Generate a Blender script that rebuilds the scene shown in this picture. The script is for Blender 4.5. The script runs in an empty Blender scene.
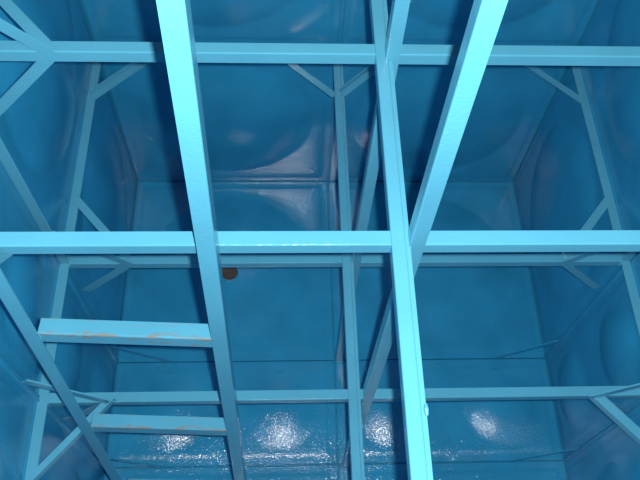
import bpy, bmesh, math, random
from mathutils import Vector as V, Matrix

# ------------------------------------------------------------------ camera, world, flash, exposure
scene = bpy.context.scene
C = scene.collection
RT = V((0.99889, -0.02563, 0.03949)); UP = V((0.00306, 0.87232, 0.48893)); FW = V((0.04699, 0.48826, -0.87143))
CAM = V((-0.22696, -2.19505, 3.27841))
cd = bpy.data.cameras.new('camera'); cam = bpy.data.objects.new('camera', cd); C.objects.link(cam)
cd.sensor_width = 36.0; cd.lens = 740.91 * 36.0 / 640.0; cd.clip_start = 0.02
M = Matrix((RT, UP, -FW)).transposed().to_4x4(); M.translation = CAM
cam.matrix_world = M
scene.camera = cam

world = bpy.data.worlds.new('world'); scene.world = world; world.use_nodes = True
bg = world.node_tree.nodes['Background']
bg.inputs[0].default_value = (0.30, 0.42, 0.60, 1); bg.inputs[1].default_value = 0.16

ld = bpy.data.lights.new('camera_flash', 'SPOT')        # the flash the picture was taken with
ld.energy = 222.0; ld.color = (1.0, 0.99, 0.96); ld.shadow_soft_size = 0.010
ld.spot_size = math.radians(112); ld.spot_blend = 0.75
fl = bpy.data.objects.new('camera_flash', ld); C.objects.link(fl)
FM = M.copy(); FM.translation = CAM + RT * 0.037 + UP * 0.014
fl.matrix_world = FM

vs = scene.view_settings
vs.view_transform = 'Standard'; vs.look = 'None'; vs.gamma = 1.0; vs.use_curve_mapping = False
vs.exposure = 0.0

# ------------------------------------------------------------------ materials
def paint(name, base, rough=0.28, bump=0.12, bscale=140.0, var=0.12, stains=None, coat=0.0, spec=0.5):
    m = bpy.data.materials.new(name); m.use_nodes = True
    nt = m.node_tree; N = nt.nodes; L = nt.links
    b = N['Principled BSDF']
    b.inputs['Roughness'].default_value = rough
    b.inputs['Specular IOR Level'].default_value = spec
    b.inputs['Coat Weight'].default_value = coat
    b.inputs['Coat Roughness'].default_value = 0.12
    geo = N.new('ShaderNodeNewGeometry')
    n1 = N.new('ShaderNodeTexNoise'); n1.inputs['Scale'].default_value = 5.0; n1.inputs['Detail'].default_value = 5
    L.new(geo.outputs['Position'], n1.inputs['Vector'])
    mr = N.new('ShaderNodeMapRange'); mr.inputs[1].default_value = 0.3; mr.inputs[2].default_value = 0.7
    mr.inputs[3].default_value = 1.0 - var; mr.inputs[4].default_value = 1.0 + var
    L.new(n1.outputs['Fac'], mr.inputs[0])
    mul = N.new('ShaderNodeVectorMath'); mul.operation = 'SCALE'
    mul.inputs[0].default_value = base; L.new(mr.outputs[0], mul.inputs['Scale'])
    col = mul.outputs[0]
    if stains:
        tc = N.new('ShaderNodeTexCoord')
        mp = N.new('ShaderNodeMapping'); mp.inputs['Scale'].default_value = stains.get('scale', (11, 55, 55))
        L.new(tc.outputs['Object'], mp.inputs[0])
        n2 = N.new('ShaderNodeTexNoise'); n2.inputs['Scale'].default_value = 1.0; n2.inputs['Detail'].default_value = 3
        n2.inputs['Distortion'].default_value = 1.6
        L.new(mp.outputs[0], n2.inputs['Vector'])
        sep = N.new('ShaderNodeSeparateXYZ'); L.new(tc.outputs['Object'], sep.inputs[0])
        # the worn band sits along the front edge (heel at local y = 0, z = 0)
        ay = N.new('ShaderNodeMath'); ay.operation = 'ABSOLUTE'; L.new(sep.outputs['Y'], ay.inputs[0])
        az = N.new('ShaderNodeMath'); az.operation = 'ABSOLUTE'; L.new(sep.outputs['Z'], az.inputs[0])
        sm = N.new('ShaderNodeMath'); sm.operation = 'ADD'; L.new(ay.outputs[0], sm.inputs[0]); L.new(az.outputs[0], sm.inputs[1])
        edge = N.new('ShaderNodeMapRange'); edge.inputs[1].default_value = 0.003; edge.inputs[2].default_value = 0.016
        edge.inputs[3].default_value = stains.get('edge', 0.17); edge.inputs[4].default_value = 0.02
        L.new(sm.outputs[0], edge.inputs[0])
        thr = N.new('ShaderNodeMath'); thr.operation = 'ADD'; L.new(n2.outputs['Fac'], thr.inputs[0]); L.new(edge.outputs[0], thr.inputs[1])
        ramp = N.new('ShaderNodeMapRange'); ramp.inputs[1].default_value = 0.575; ramp.inputs[2].default_value = 0.72; ramp.inputs[4].default_value = 0.75
        L.new(thr.outputs[0], ramp.inputs[0])
        mx = N.new('ShaderNodeMix'); mx.data_type = 'RGBA'
        L.new(ramp.outputs[0], mx.inputs['Factor']); L.new(col, mx.inputs['A'])
        mx.inputs['B'].default_value = (0.23, 0.18, 0.115, 1)
        col = mx.outputs['Result']
    L.new(col, b.inputs['Base Color'])
    n3 = N.new('ShaderNodeTexNoise'); n3.inputs['Scale'].default_value = bscale; n3.inputs['Detail'].default_value = 2
    L.new(geo.outputs['Position'], n3.inputs['Vector'])
    bp = N.new('ShaderNodeBump'); bp.inputs['Strength'].default_value = bump; bp.inputs['Distance'].default_value = 0.004
    L.new(n3.outputs['Fac'], bp.inputs['Height']); L.new(bp.outputs[0], b.inputs['Normal'])
    return m

M_PANEL = paint('blue_gloss_panel_paint', (0.024, 0.290, 0.515), rough=0.125, bump=0.52, bscale=150, spec=0.9)
M_SMOOTH = paint('smooth_blue_gloss_panel_paint', (0.024, 0.290, 0.515), rough=0.12, bump=0.24, bscale=120, spec=0.9)
M_STEEL = paint('blue_gloss_steel_paint', (0.080, 0.345, 0.495), rough=0.17, bump=0.16, bscale=150, var=0.06)
M_RUNG = paint('worn_blue_rung_paint', (0.080, 0.345, 0.495), rough=0.24, bump=0.15, bscale=150, var=0.06, stains={'edge': 0.13})
M_WELD = paint('blue_painted_weld', (0.070, 0.35, 0.52), rough=0.3, bump=0.6, bscale=220)
M_RUST = paint('brown_rusted_pipe', (0.062, 0.050, 0.040), rough=0.7, bump=0.5, bscale=90, var=0.4)

# ------------------------------------------------------------------ helpers
def tag(o, label=None, cat=None, group=None, kind=None):
    if label: o['label'] = label
    if cat: o['category'] = cat
    if group: o['group'] = group
    if kind: o['kind'] = kind
    return o

def link(name, me, mat, parent=None, mw=None):
    o = bpy.data.objects.new(name, me); C.objects.link(o)
    if mat and not me.materials: me.materials.append(mat)
    if mw is not None: o.matrix_world = mw
    if parent is not None:
        o.parent = parent
        o.matrix_parent_inverse = Matrix.Identity(4)
        o.matrix_basis = parent.matrix_world.inverted() @ (mw if mw is not None else Matrix.Identity(4))
    return o

def frame(o, x, y, z):
    m = Matrix((x, y, z)).transposed().to_4x4(); m.translation = o
    return m

def angle_profile(leg, t, r=0.0035):
    """L section, heel at (0,0): one leg along +u, the other along -v; rounded heel."""
    pts = [(0, -leg), (0, -r)]
    for k in range(1, 4):
        a = math.pi - k * math.pi / 8
        pts.append((r + r * math.cos(a), -r + r * math.sin(a)))
    pts += [(r, 0), (leg, 0), (leg, -t), (t, -t), (t, -leg)]
    return pts

def step_profile(w, h, t, ledge, drop, r=0.003):
    """angle with its flange on the left and a second flange stepping out lower on the right."""
    pts = [(0, -h), (0, -r), (r * .3, -r * .3), (r, 0), (w - r, 0), (w - r * .3, -r * .3), (w, -r), (w, -drop),
           (w + ledge, -drop), (w + ledge, -drop - t), (t, -drop - t), (t, -h)]
    return pts

def prism_mesh(name, prof, length, seg=1):
    """profile (u,v) extruded along local x; u -> local y, v -> local z."""
    bm = bmesh.new()
    n = len(prof)
    rows = []
    for i in range(seg + 1):
        x = length * i / seg
        rows.append([bm.verts.new((x, u, v)) for u, v in prof])
    for i in range(seg):
        for k in range(n):
            a, b = rows[i], rows[i + 1]
            bm.faces.new((a[k], b[k], b[(k + 1) % n], a[(k + 1) % n]))
    bm.faces.new(rows[0]); bm.faces.new(list(reversed(rows[-1])))
    bmesh.ops.recalc_face_normals(bm, faces=bm.faces)
    me = bpy.data.meshes.new(name); bm.to_mesh(me); bm.free()
    return me

def bar(name, p0, p1, u, prof, mat, parent=None, label=None):
    """profile bar from p0 to p1; u = direction (made square to the bar) of the profile's first leg; second leg runs along -(x cross u)."""
    p0 = V(p0); p1 = V(p1); x = (p1 - p0); ln = x.length; x.normalize()
    u = V(u); u = (u - x * u.dot(x)).normalized()
    v = x.cross(u)
    me = prism_mesh(name, prof, ln)
    o = link(name, me, mat, parent, frame(p0, x, u, v))
    return o

def smooth(me, ang=40):
    for p in me.polygons: p.use_smooth = True
    try: me.set_sharp_from_angle(angle=math.radians(ang))
    except Exception: pass

LEG = 0.032; TH = 0.004
PROF = angle_profile(LEG, TH)
A = 0.985; B = 1.995            # heights of the two bracing levels
R1 = -0.990; R2 = -1.476        # the two cross rows
Y1 = -1.0; Y2 = -1.475; YN = -2.475; TOP = 3.0
S = 0.245                       # reach of the knee braces

# ------------------------------------------------------------------ pressed panels
def rect_perim(hw, hh, n):
    pts = []
    ts = [-1, -0.988, -0.87, -0.77] + [-0.7 + 1.4 * k / (n - 6) for k in range(n - 5)] + [0.77, 0.87, 0.988]
    for side in range(4):
        for t in ts:
            if side == 0: pts.append((hw, t * hh))
            elif side == 1: pts.append((-t * hw, hh))
            elif side == 2: pts.append((-hw, -t * hh))
            else: pts.append((t * hw, -hh))
    return pts

def panel_mesh(name, w, h, cells, r0, cap, n=16, soft=False, mat=None):
    GAP = 0.0018; STEP = 0.054
    def height(x, y, dome):
        d = min(w / 2 - abs(x), h / 2 - abs(y))
        if d < 0.0005: z = -0.012
        elif d < 0.005: z = -0.004 + 0.004 * (d / 0.005)
        elif d <= 0.030: z = 0.0
        elif d < STEP: z = 0.0029 * (0.5 - 0.5 * math.cos(math.pi * (d - 0.030) / (STEP - 0.030)))
        else: z = 0.0029
        return z + dome
    Rs = (r0 * r0 + cap * cap) / (2 * cap)
    def cap_z(r):
        if soft:                      # round crown, slope easing to nothing at the rim
            k = 0.75 * r0; sl = 2 * cap / r0
            c0 = sl / (2 * k)
            e = 0.5 * sl * (r0 - k)
            return e + c0 * (k * k - r * r) if r < k else 0.5 * sl * (r0 - r) ** 2 / (r0 - k)
        return math.sqrt(max(0, Rs * Rs - r * r)) - (Rs - cap)
    bm = bmesh.new()
    for cx, cy, hw, hh in cells:
        full = rect_perim(hw, hh, n)
        rings = []
        def circ(r, z):
            out = []
            for px, py in full:
                l = math.hypot(px, py); out.append((cx + px / l * r, cy + py / l * r, height(cx, cy, z)))
            return out
        for f in (0.1, 0.2, 0.3, 0.4, 0.5, 0.6, 0.7, 0.8, 0.88, 0.95): rings.append(circ(r0 * f, cap_z(r0 * f)))
        rings.append(circ(r0, 0.0)); rings.append(circ(r0 * 1.02, 0.0))
        ins = rect_perim(hw - STEP, hh - STEP, n)
        c1 = circ(r0 * 1.02, 0.0)
        mid = []
        for (ax, ay, az), (px, py) in zip(c1, ins):
            x = (ax + cx + px) / 2; y = (ay + cy + py) / 2; mid.append((x, y, height(cx, cy, 0)))
        rings.append(mid)
        for i in (STEP, 0.048, 0.042, 0.036, 0.030, 0.006, 0.0025, 0.0):
            ring = []
            for px, py in rect_perim(hw - i, hh - i, n):
                x, y = cx + px, cy + py
                if i == 0.0:
                    x = max(-w / 2 + GAP, min(w / 2 - GAP, x)); y = max(-h / 2 + GAP, min(h / 2 - GAP, y))
                    z = -0.012 if min(w / 2 - abs(x), h / 2 - abs(y)) < GAP * 1.01 else height(x, y, 0)
                else: z = height(x, y, 0)
                ring.append((x, y, z))
            rings.append(ring)
        vr = [[bm.verts.new(p) for p in ring] for ring in rings]
        top = bm.verts.new((cx, cy, height(cx, cy, cap_z(0.0))))
        m = len(full)
        for k in range(m): bm.faces.new((top, vr[0][k], vr[0][(k + 1) % m]))
        for a, b in zip(vr, vr[1:]):
            for k in range(m): bm.faces.new((a[k], b[k], b[(k + 1) % m], a[(k + 1) % m]))
    bmesh.ops.remove_doubles(bm, verts=bm.verts, dist=0.0003)
    bmesh.ops.recalc_face_normals(bm, faces=bm.faces)
    if sum(f.normal.z for f in bm.faces) < 0: bmesh.ops.reverse_faces(bm, faces=bm.faces)
    me = bpy.data.meshes.new(name); bm.to_mesh(me); bm.free()
    smooth(me, 28)
    me.materials.append(mat)
    return me

HALF = 0.475
ME_FULL = panel_mesh('pressed_panel', 1.0, 1.0, [(0, 0, 0.5, 0.5)], 0.400, 0.046, mat=M_SMOOTH)
ME_HALF = panel_mesh('pressed_half_panel', 1.0, HALF, [(-0.25, 0, 0.25, HALF / 2), (0.25, 0, 0.25, HALF / 2)], 0.182, 0.0288, soft=True, mat=M_PANEL)
ME_NEAR = ME_FULL.copy(); ME_NEAR.materials.clear(); ME_NEAR.materials.append(M_PANEL)

def slab(name, lo, hi):
    bm = bmesh.new()
    bmesh.ops.create_cube(bm, size=1)
    for v in bm.verts:
        v.co = V([(lo[i] + hi[i]) / 2 + v.co[i] * (hi[i] - lo[i]) for i in range(3)])
    me = bpy.data.meshes.new(name); bm.to_mesh(me); bm.free()
    o = link(name, me, M_PANEL); o['kind'] = 'structure'
    return o

D0, D1 = 0.014, 0.03
floor = slab('floor', (-1 - D1, YN - D1, -D1), (1 + D1, D1, -D0))
wall_back = slab('wall_back', (-1 - D1, D0, -D1), (1 + D1, D1, TOP))
wall_left = slab('wall_left', (-1 - D1, YN - D0, -D1), (-1 - D0, D0, TOP))
wall_right = slab('wall_right', (1 + D0, YN - D0, -D1), (1 + D1, D0, TOP))
wall_front = slab('wall_front', (-1 - D1, YN - D1, -D1), (1 + D1, YN - D0, TOP))
for o, l in ((floor, 'glossy blue tank floor of pressed panels with raised round domes'),
             (wall_back, 'far blue tank wall of pressed panels'), (wall_left, 'blue tank wall left of the ladder'),
             (wall_right, 'blue tank wall on the right of the bracing'), (wall_front, 'blue tank wall below the camera')):
    o['label'] = l

X_, Y_, Z_ = V((1, 0, 0)), V((0, 1, 0)), V((0, 0, 1))
def put_panel(me, o, ux, uy, parent):
    link('panel', me, None, parent, frame(V(o), ux, uy, ux.cross(uy)))
for sx in (-0.5, 0.5):
    put_panel(ME_FULL, (sx, -0.5, 0), X_, Y_, floor)
    put_panel(ME_HALF, (sx, (Y1 + Y2) / 2, 0), X_, Y_, floor)
    put_panel(ME_NEAR, (sx, Y2 - 0.5, 0), X_, Y_, floor)
    for k in range(3):
        put_panel(ME_FULL, (sx, 0, k + 0.5), X_, Z_, wall_back)
        put_panel(ME_FULL, (sx, YN, k + 0.5), -X_, Z_, wall_front)
for k in range(3):
    for yc in (-0.5, Y2 - 0.5):
        put_panel(ME_FULL, (-1, yc, k + 0.5), Y_, Z_, wall_left)
        put_panel(ME_FULL, (1, yc, k + 0.5), -Y_, Z_, wall_right)
    put_panel(ME_HALF, (-1, (Y1 + Y2) / 2, k + 0.5), Z_, -Y_, wall_left)
    put_panel(ME_HALF, (1, (Y1 + Y2) / 2, k + 0.5), Z_, Y_, wall_right)

# stiffening angles along the wall joints (parts of the walls)
WL = 0.032
WPROF = angle_profile(WL, TH)
def ring_bar(p0, p1, inward, parent):
    p0, p1 = V(p0), V(p1)
    if (p1 - p0).normalized().cross(V(inward)).z < 0: p0, p1 = p1, p0
    # profile: flange edge rounded at the free side, other leg against the wall
    prof = [(0, 0), (WL - .002, 0), (WL, -.002), (WL, -TH), (TH, -TH), (TH, -WL), (0, -WL)]
    bar('joint_angle', p0, p1, inward, prof, M_STEEL, parent)
for z in (A, B):
    ring_bar((-1, YN, z), (-1, 0, z), X_, wall_left)
    ring_bar((1, YN, z), (1, 0, z), -X_, wall_right)
    ring_bar((-1, 0, z), (1, 0, z), -Y_, wall_back)
def post_bar(x, y, z0, z1, inward, along, parent):
    prof = [(0, 0), (WL - .002, 0), (WL, -.002), (WL, -TH), (TH, -TH), (TH, -WL), (0, -WL)]
    p0, p1 = V((x, y, z0)), V((x, y, z1))
    if Z_.cross(V(inward)).dot(V(along)) < 0: p0, p1 = p1, p0
    bar('joint_angle', p0, p1, inward, prof, M_STEEL, parent)
def joint_strip(x, y, z0, z1, inward, along, parent):
    w, t = 0.026, 0.007
    bar('joint_strip', (x, y, z0), (x, y, z1), along, [(-w / 2, -t), (-w / 2 + .004, t * .8), (-.004, t), (-.003, t * .5), (.003, t * .5), (.004, t), (w / 2 - .004, t * .8), (w / 2, -t)], M_PANEL, parent) \
        if Z_.cross(V(along)).dot(V(inward)) > 0 else joint_strip(x, y, z0, z1, inward, -V(along), parent)
for y in (Y1, Y2):
    joint_strip(-1, y, 0.0, A - WL, X_, Y_, wall_left)
    joint_strip(1, y, 0.0, A - WL, -X_, Y_, wall_right)
    for sd, par in ((-1, wall_left), (1, wall_right)):
        # knee braces between the floor joint and the wall joint
        flat_w, flat_t = 0.026, 0.005
        bar('knee_brace', (sd * (1 - S), y, 0.004), (sd * 0.998, y, 0.215), (sd, 0, -1), [(-flat_w / 2, flat_t / 2), (flat_w / 2, flat_t / 2), (flat_w / 2, -flat_t / 2), (-flat_w / 2, -flat_t / 2)], M_PANEL, floor)
for z0, z1 in ((0.0, A - WL), (A, B - WL), (B, TOP)):
    for y in (Y1, Y2):
        if z0 < 0.5: continue
        if y == Y2:
            joint_strip(-1, y, z0, z1, X_, Y_, wall_left); joint_strip(1, y, z0, z1, -X_, Y_, wall_right); continue
        post_bar(-1, y, z0, z1, X_, -Y_, wall_left)
        post_bar(1, y, z0, z1, -X_, -Y_, wall_right)
    joint_strip(0, 0, z0, z1, -Y_, X_, wall_back)

# ------------------------------------------------------------------ cross bars with their knee braces
def knee(parent, a, b, u, leg=0.030):
    """a on the beam, b on the wall; u = direction of the broad leg."""
    x = (V(b) - V(a)).normalized()
    bar('knee_brace', a, b, u, angle_profile(leg, TH, 0.003), M_STEEL, parent)

def flat_knee(parent, a, b, u, w=0.030, t=0.005):
    """flat bar standing on edge in the upright plane of its beam."""
    bar('knee_brace', a, b, u, [(-w / 2, t / 2), (w / 2, t / 2), (w / 2, -t / 2), (-w / 2, -t / 2)], M_STEEL, parent)

def weld(parent, p, along, ln=0.03, r=0.0045):
    bm = bmesh.new(); rng = random.Random(int((p[0] * 97 + p[1] * 31 + p[2] * 13) * 100))
    n = 7; rings = []
    for i in range(n + 1):
        t = i / n; rr = r * (0.35 + 0.65 * math.sin(math.pi * (0.06 + 0.88 * t))) * (0.85 + 0.3 * rng.random())
        rings.append([bm.verts.new(((t - .5) * ln, rr * math.cos(q * math.pi / 3), rr * math.sin(q * math.pi / 3))) for q in range(6)])
    for a, b in zip(rings, rings[1:]):
        for q in range(6): bm.faces.new((a[q], b[q], b[(q + 1) % 6], a[(q + 1) % 6]))
    bm.faces.new(rings[0]); bm.faces.new(list(reversed(rings[-1])))
    bmesh.ops.recalc_face_normals(bm, faces=bm.faces)
    me = bpy.data.meshes.new('weld_bead'); bm.to_mesh(me); bm.free(); smooth(me, 60)
    x = V(along).normalized(); y = (Z_ if abs(x.z) < .9 else Y_).cross(x).normalized()
    link('weld_bead', me, M_WELD, parent, frame(V(p), x, y, x.cross(y)))

def cross_beam(z, row, label, sides):
    yh = row - LEG * 0.5           # heel: the near upper edge
    # bar runs +x; u = +y (top leg away from the viewer); second leg down: x cross u = +z
    o = bar('cross_bar', (-0.968, yh, z + LEG * .25), (0.968, yh, z + LEG * .25), Y_, PROF, M_STEEL)
    tag(o, label, 'bar', 'cross bars of the tank bracing')
    zt = z + LEG * .25
    for sd in (-1, 1):
        w = sd * 0.969; bx = sd * (1 - S)
        if 'far' in sides: knee(o, *( ((bx, yh + LEG - .002, zt - .0005), (w, yh + LEG + S, zt - .0005)) ), u=(sd, 1, 0))
        if 'near' in sides: knee(o, (bx, yh + .004, zt - .0005), (w, yh - S, zt - .0005), u=(sd, -1, 0))
        if 'up' in sides: flat_knee(o, (bx, yh - .003, zt - .004), (w, yh - .003, zt + S * .9), (sd, 0, -1))
        if 'down' in sides: flat_knee(o, (bx, row, zt - LEG * .6), (w, row, zt - S), (sd, 0, 1))
        weld(o, (sd * 0.966, yh - .001, zt - .018), Z_)
    return o

b_up_near = cross_beam(B, R2, 'bright blue upper cross bar nearest the camera, just behind the ladder', ('down',))
b_up_far = cross_beam(B, -0.974, 'blue upper cross bar farther off, crossing the top of the picture', ('far', 'up', 'down'))
b_lo_far = cross_beam(A, R1, 'darker blue lower cross bar showing just beneath the bright near upper bar', ('far', 'up', 'down'))
b_lo_near = cross_beam(A, R2, 'darker blue lower cross bar near the floor, behind the lower ladder rungs', ('near', 'up', 'down'))

# ------------------------------------------------------------------ long tie bars running to the far wall
def tie_beam(z, x, label, w):
    h = LEG
    yy = (YN + 0.004, -0.004)
    # runs along +y toward the wall; need u = +x and the flange below: x_bar cross u = Y x X = -Z -> run toward the viewer instead
    o = bar('tie_bar', (x - w / 2, yy[1], z + LEG * .25 + .0042), (x - w / 2, yy[0], z + LEG * .25 + .0042), X_, step_profile(w, h, TH, 0.010, 0.009), M_STEEL)
    tag(o, label, 'bar', 'tie bars running to the far wall')
    zt = z + LEG * .25
    return o, zt
tie_up, zt = tie_beam(B, -0.003, 'bright blue upper tie bar running down the middle of the picture over the cross bars', 0.029)
weld(tie_up, (0.0215, -1.822, zt - .004), Y_, 0.022, 0.005)
tie_lo, zt = tie_beam(A, -0.0140, 'darker blue lower tie bar left of the upright posts, running to the far wall', 0.029)
for sd in (-1, 1):
    knee(tie_lo, (-0.014 + sd * .003, -S + .006, zt - .006), (-0.014 + sd * S, -0.008, zt - .006), u=(sd, -1, 0))
# corner braces at the far wall, lower level, belong to the far wall
for sd in (-1, 1):
    bar('knee_brace', (sd * (1 - .012), -S - .01, A - .002), (sd * (1 - S - .01), -.012, A - .002), (-sd, -1, 0), angle_profile(.030, TH, .003), M_STEEL, wall_back)

# ------------------------------------------------------------------ upright posts
def post(x, y, label):
    # heel at front left; first leg +x (faces the viewer), second leg +y (back)
    # bar up +z, u=+x -> x cross u = Z x X = +Y, second leg -v = -Y ; run downwards so the second leg is +Y
    o = bar('upright_post', (x - .016, y, TOP), (x - .016, y, 0.006), X_, angle_profile(0.032, TH), M_STEEL)
    tag(o, label, 'post', 'upright posts of the tank bracing')
    weld(o, (x, y - .002, 0.008), X_)
    return o
post(0.034, R2 - .018, 'blue upright angle post nearest the camera, slanting across the upper right of centre')
post(0.020, R1 - .018, 'narrower blue upright angle post farther off, behind the upper tie bar')

# ------------------------------------------------------------------ ladder
o_r = V((-0.37435, -1.515, 2.0)); dl = V((0.0080, 0.09656, 0.99529)).normalized()
el = V((0.99898, -0.04505, -0.00366)); el = (el - dl * el.dot(dl)).normalized(); nl = el.cross(dl)   # into the tank, away from the viewer
if nl.y < 0: nl = -nl
WID = 0.4305
o_l = o_r - el * WID
foot_t = -(2.0 - 0.004) / dl.z
lad = bpy.data.objects.new('ladder', None); C.objects.link(lad)
lad.matrix_world = Matrix.Translation(o_r - el * WID / 2 + dl * foot_t)
tag(lad, 'blue steel ladder of angle iron with rust-smeared rungs, leaning on the upper cross bar', 'ladder')
LT = 1.12; SL = 0.036; HW = SL / 2
fr = -nl * 0.017
# right stile: heel at front right. leg one toward -el, second leg back (+nl)
for o0, s in ((o_r, 1), (o_l, -1)):
    heel0 = o0 + el * s * HW + fr
    a = heel0 + dl * foot_t; b = heel0 + dl * LT
    u = -el * s
    # second leg runs along -(x cross u); want +nl
    x = (b - a).normalized()
    if (x.cross(u)).dot(nl) > 0: a, b = b, a
    bar('stile', a, b, u, angle_profile(SL, TH), M_STEEL, lad)
RL = 0.040
for k, s in enumerate((-0.3306, -0.915, -1.54)):
    a = o_l + dl * s + el * (HW - .004) + fr * .6; b = o_r + dl * s - el * (HW - .004) + fr * .6
    # heel front top; top leg back (+nl), second leg down
    x = (b - a).normalized()
    u = nl
    if x.cross(u).dot(dl) < 0: a, b = b, a
    r = bar('rung', a, b, u, angle_profile(RL, TH, .005), M_RUNG, lad)
    for p, sg in ((a, 1), (b, -1)): weld(lad, p + (b - a).normalized() * sg * .003 - dl * .02 - nl * .001, dl, .03, .004)

# ------------------------------------------------------------------ outlet in the floor
def outlet():
    cx, cy, cz = -0.497, -0.566, 0.0485
    e = bpy.data.objects.new('drain_outlet', None); C.objects.link(e); e.matrix_world = Matrix.Translation((cx, cy, cz))
    tag(e, 'round rusty brown drain outlet in the floor beside the ladder', 'drain')
    def lathe(name, prof, mat, n=32, closed=True):
        bm = bmesh.new(); rows = [[bm.verts.new((r * math.cos(2 * math.pi * k / n), r * math.sin(2 * math.pi * k / n), z)) for k in range(n)] for r, z in prof]
        pairs = list(zip(rows, rows[1:])) + ([(rows[-1], rows[0])] if closed else [])
        for a, b in pairs:
            for k in range(n): bm.faces.new((a[k], a[(k + 1) % n], b[(k + 1) % n], b[k]))
        if not closed: bm.faces.new(rows[-1])
        bmesh.ops.recalc_face_normals(bm, faces=bm.faces)
        me = bpy.data.meshes.new(name); bm.to_mesh(me); bm.free(); smooth(me, 35)
        return link(name, me, mat, e, Matrix.Translation((cx, cy, cz)))
    lathe('collar', [(0.046, -0.006), (0.046, 0.004), (0.041, 0.004), (0.041, -0.006)], M_PANEL)
    lathe('pipe_bore', [(0.041, 0.0025), (0.039, 0.0012), (0.010, 0.0008)], M_RUST, closed=False)
    bm = bmesh.new()
    bmesh.ops.create_cube(bm, size=1)
    for v in bm.verts: v.co = V((v.co.x * 0.070, v.co.y * 0.006, 0.0035 + v.co.z * 0.005))
    bmesh.ops.rotate(bm, verts=bm.verts, matrix=Matrix.Rotation(math.radians(25), 3, 'Z'))
    me = bpy.data.meshes.new('grate_bar'); bm.to_mesh(me); bm.free()
    link('grate_bar', me, M_RUST, e, Matrix.Translation((cx, cy, cz)))
outlet()
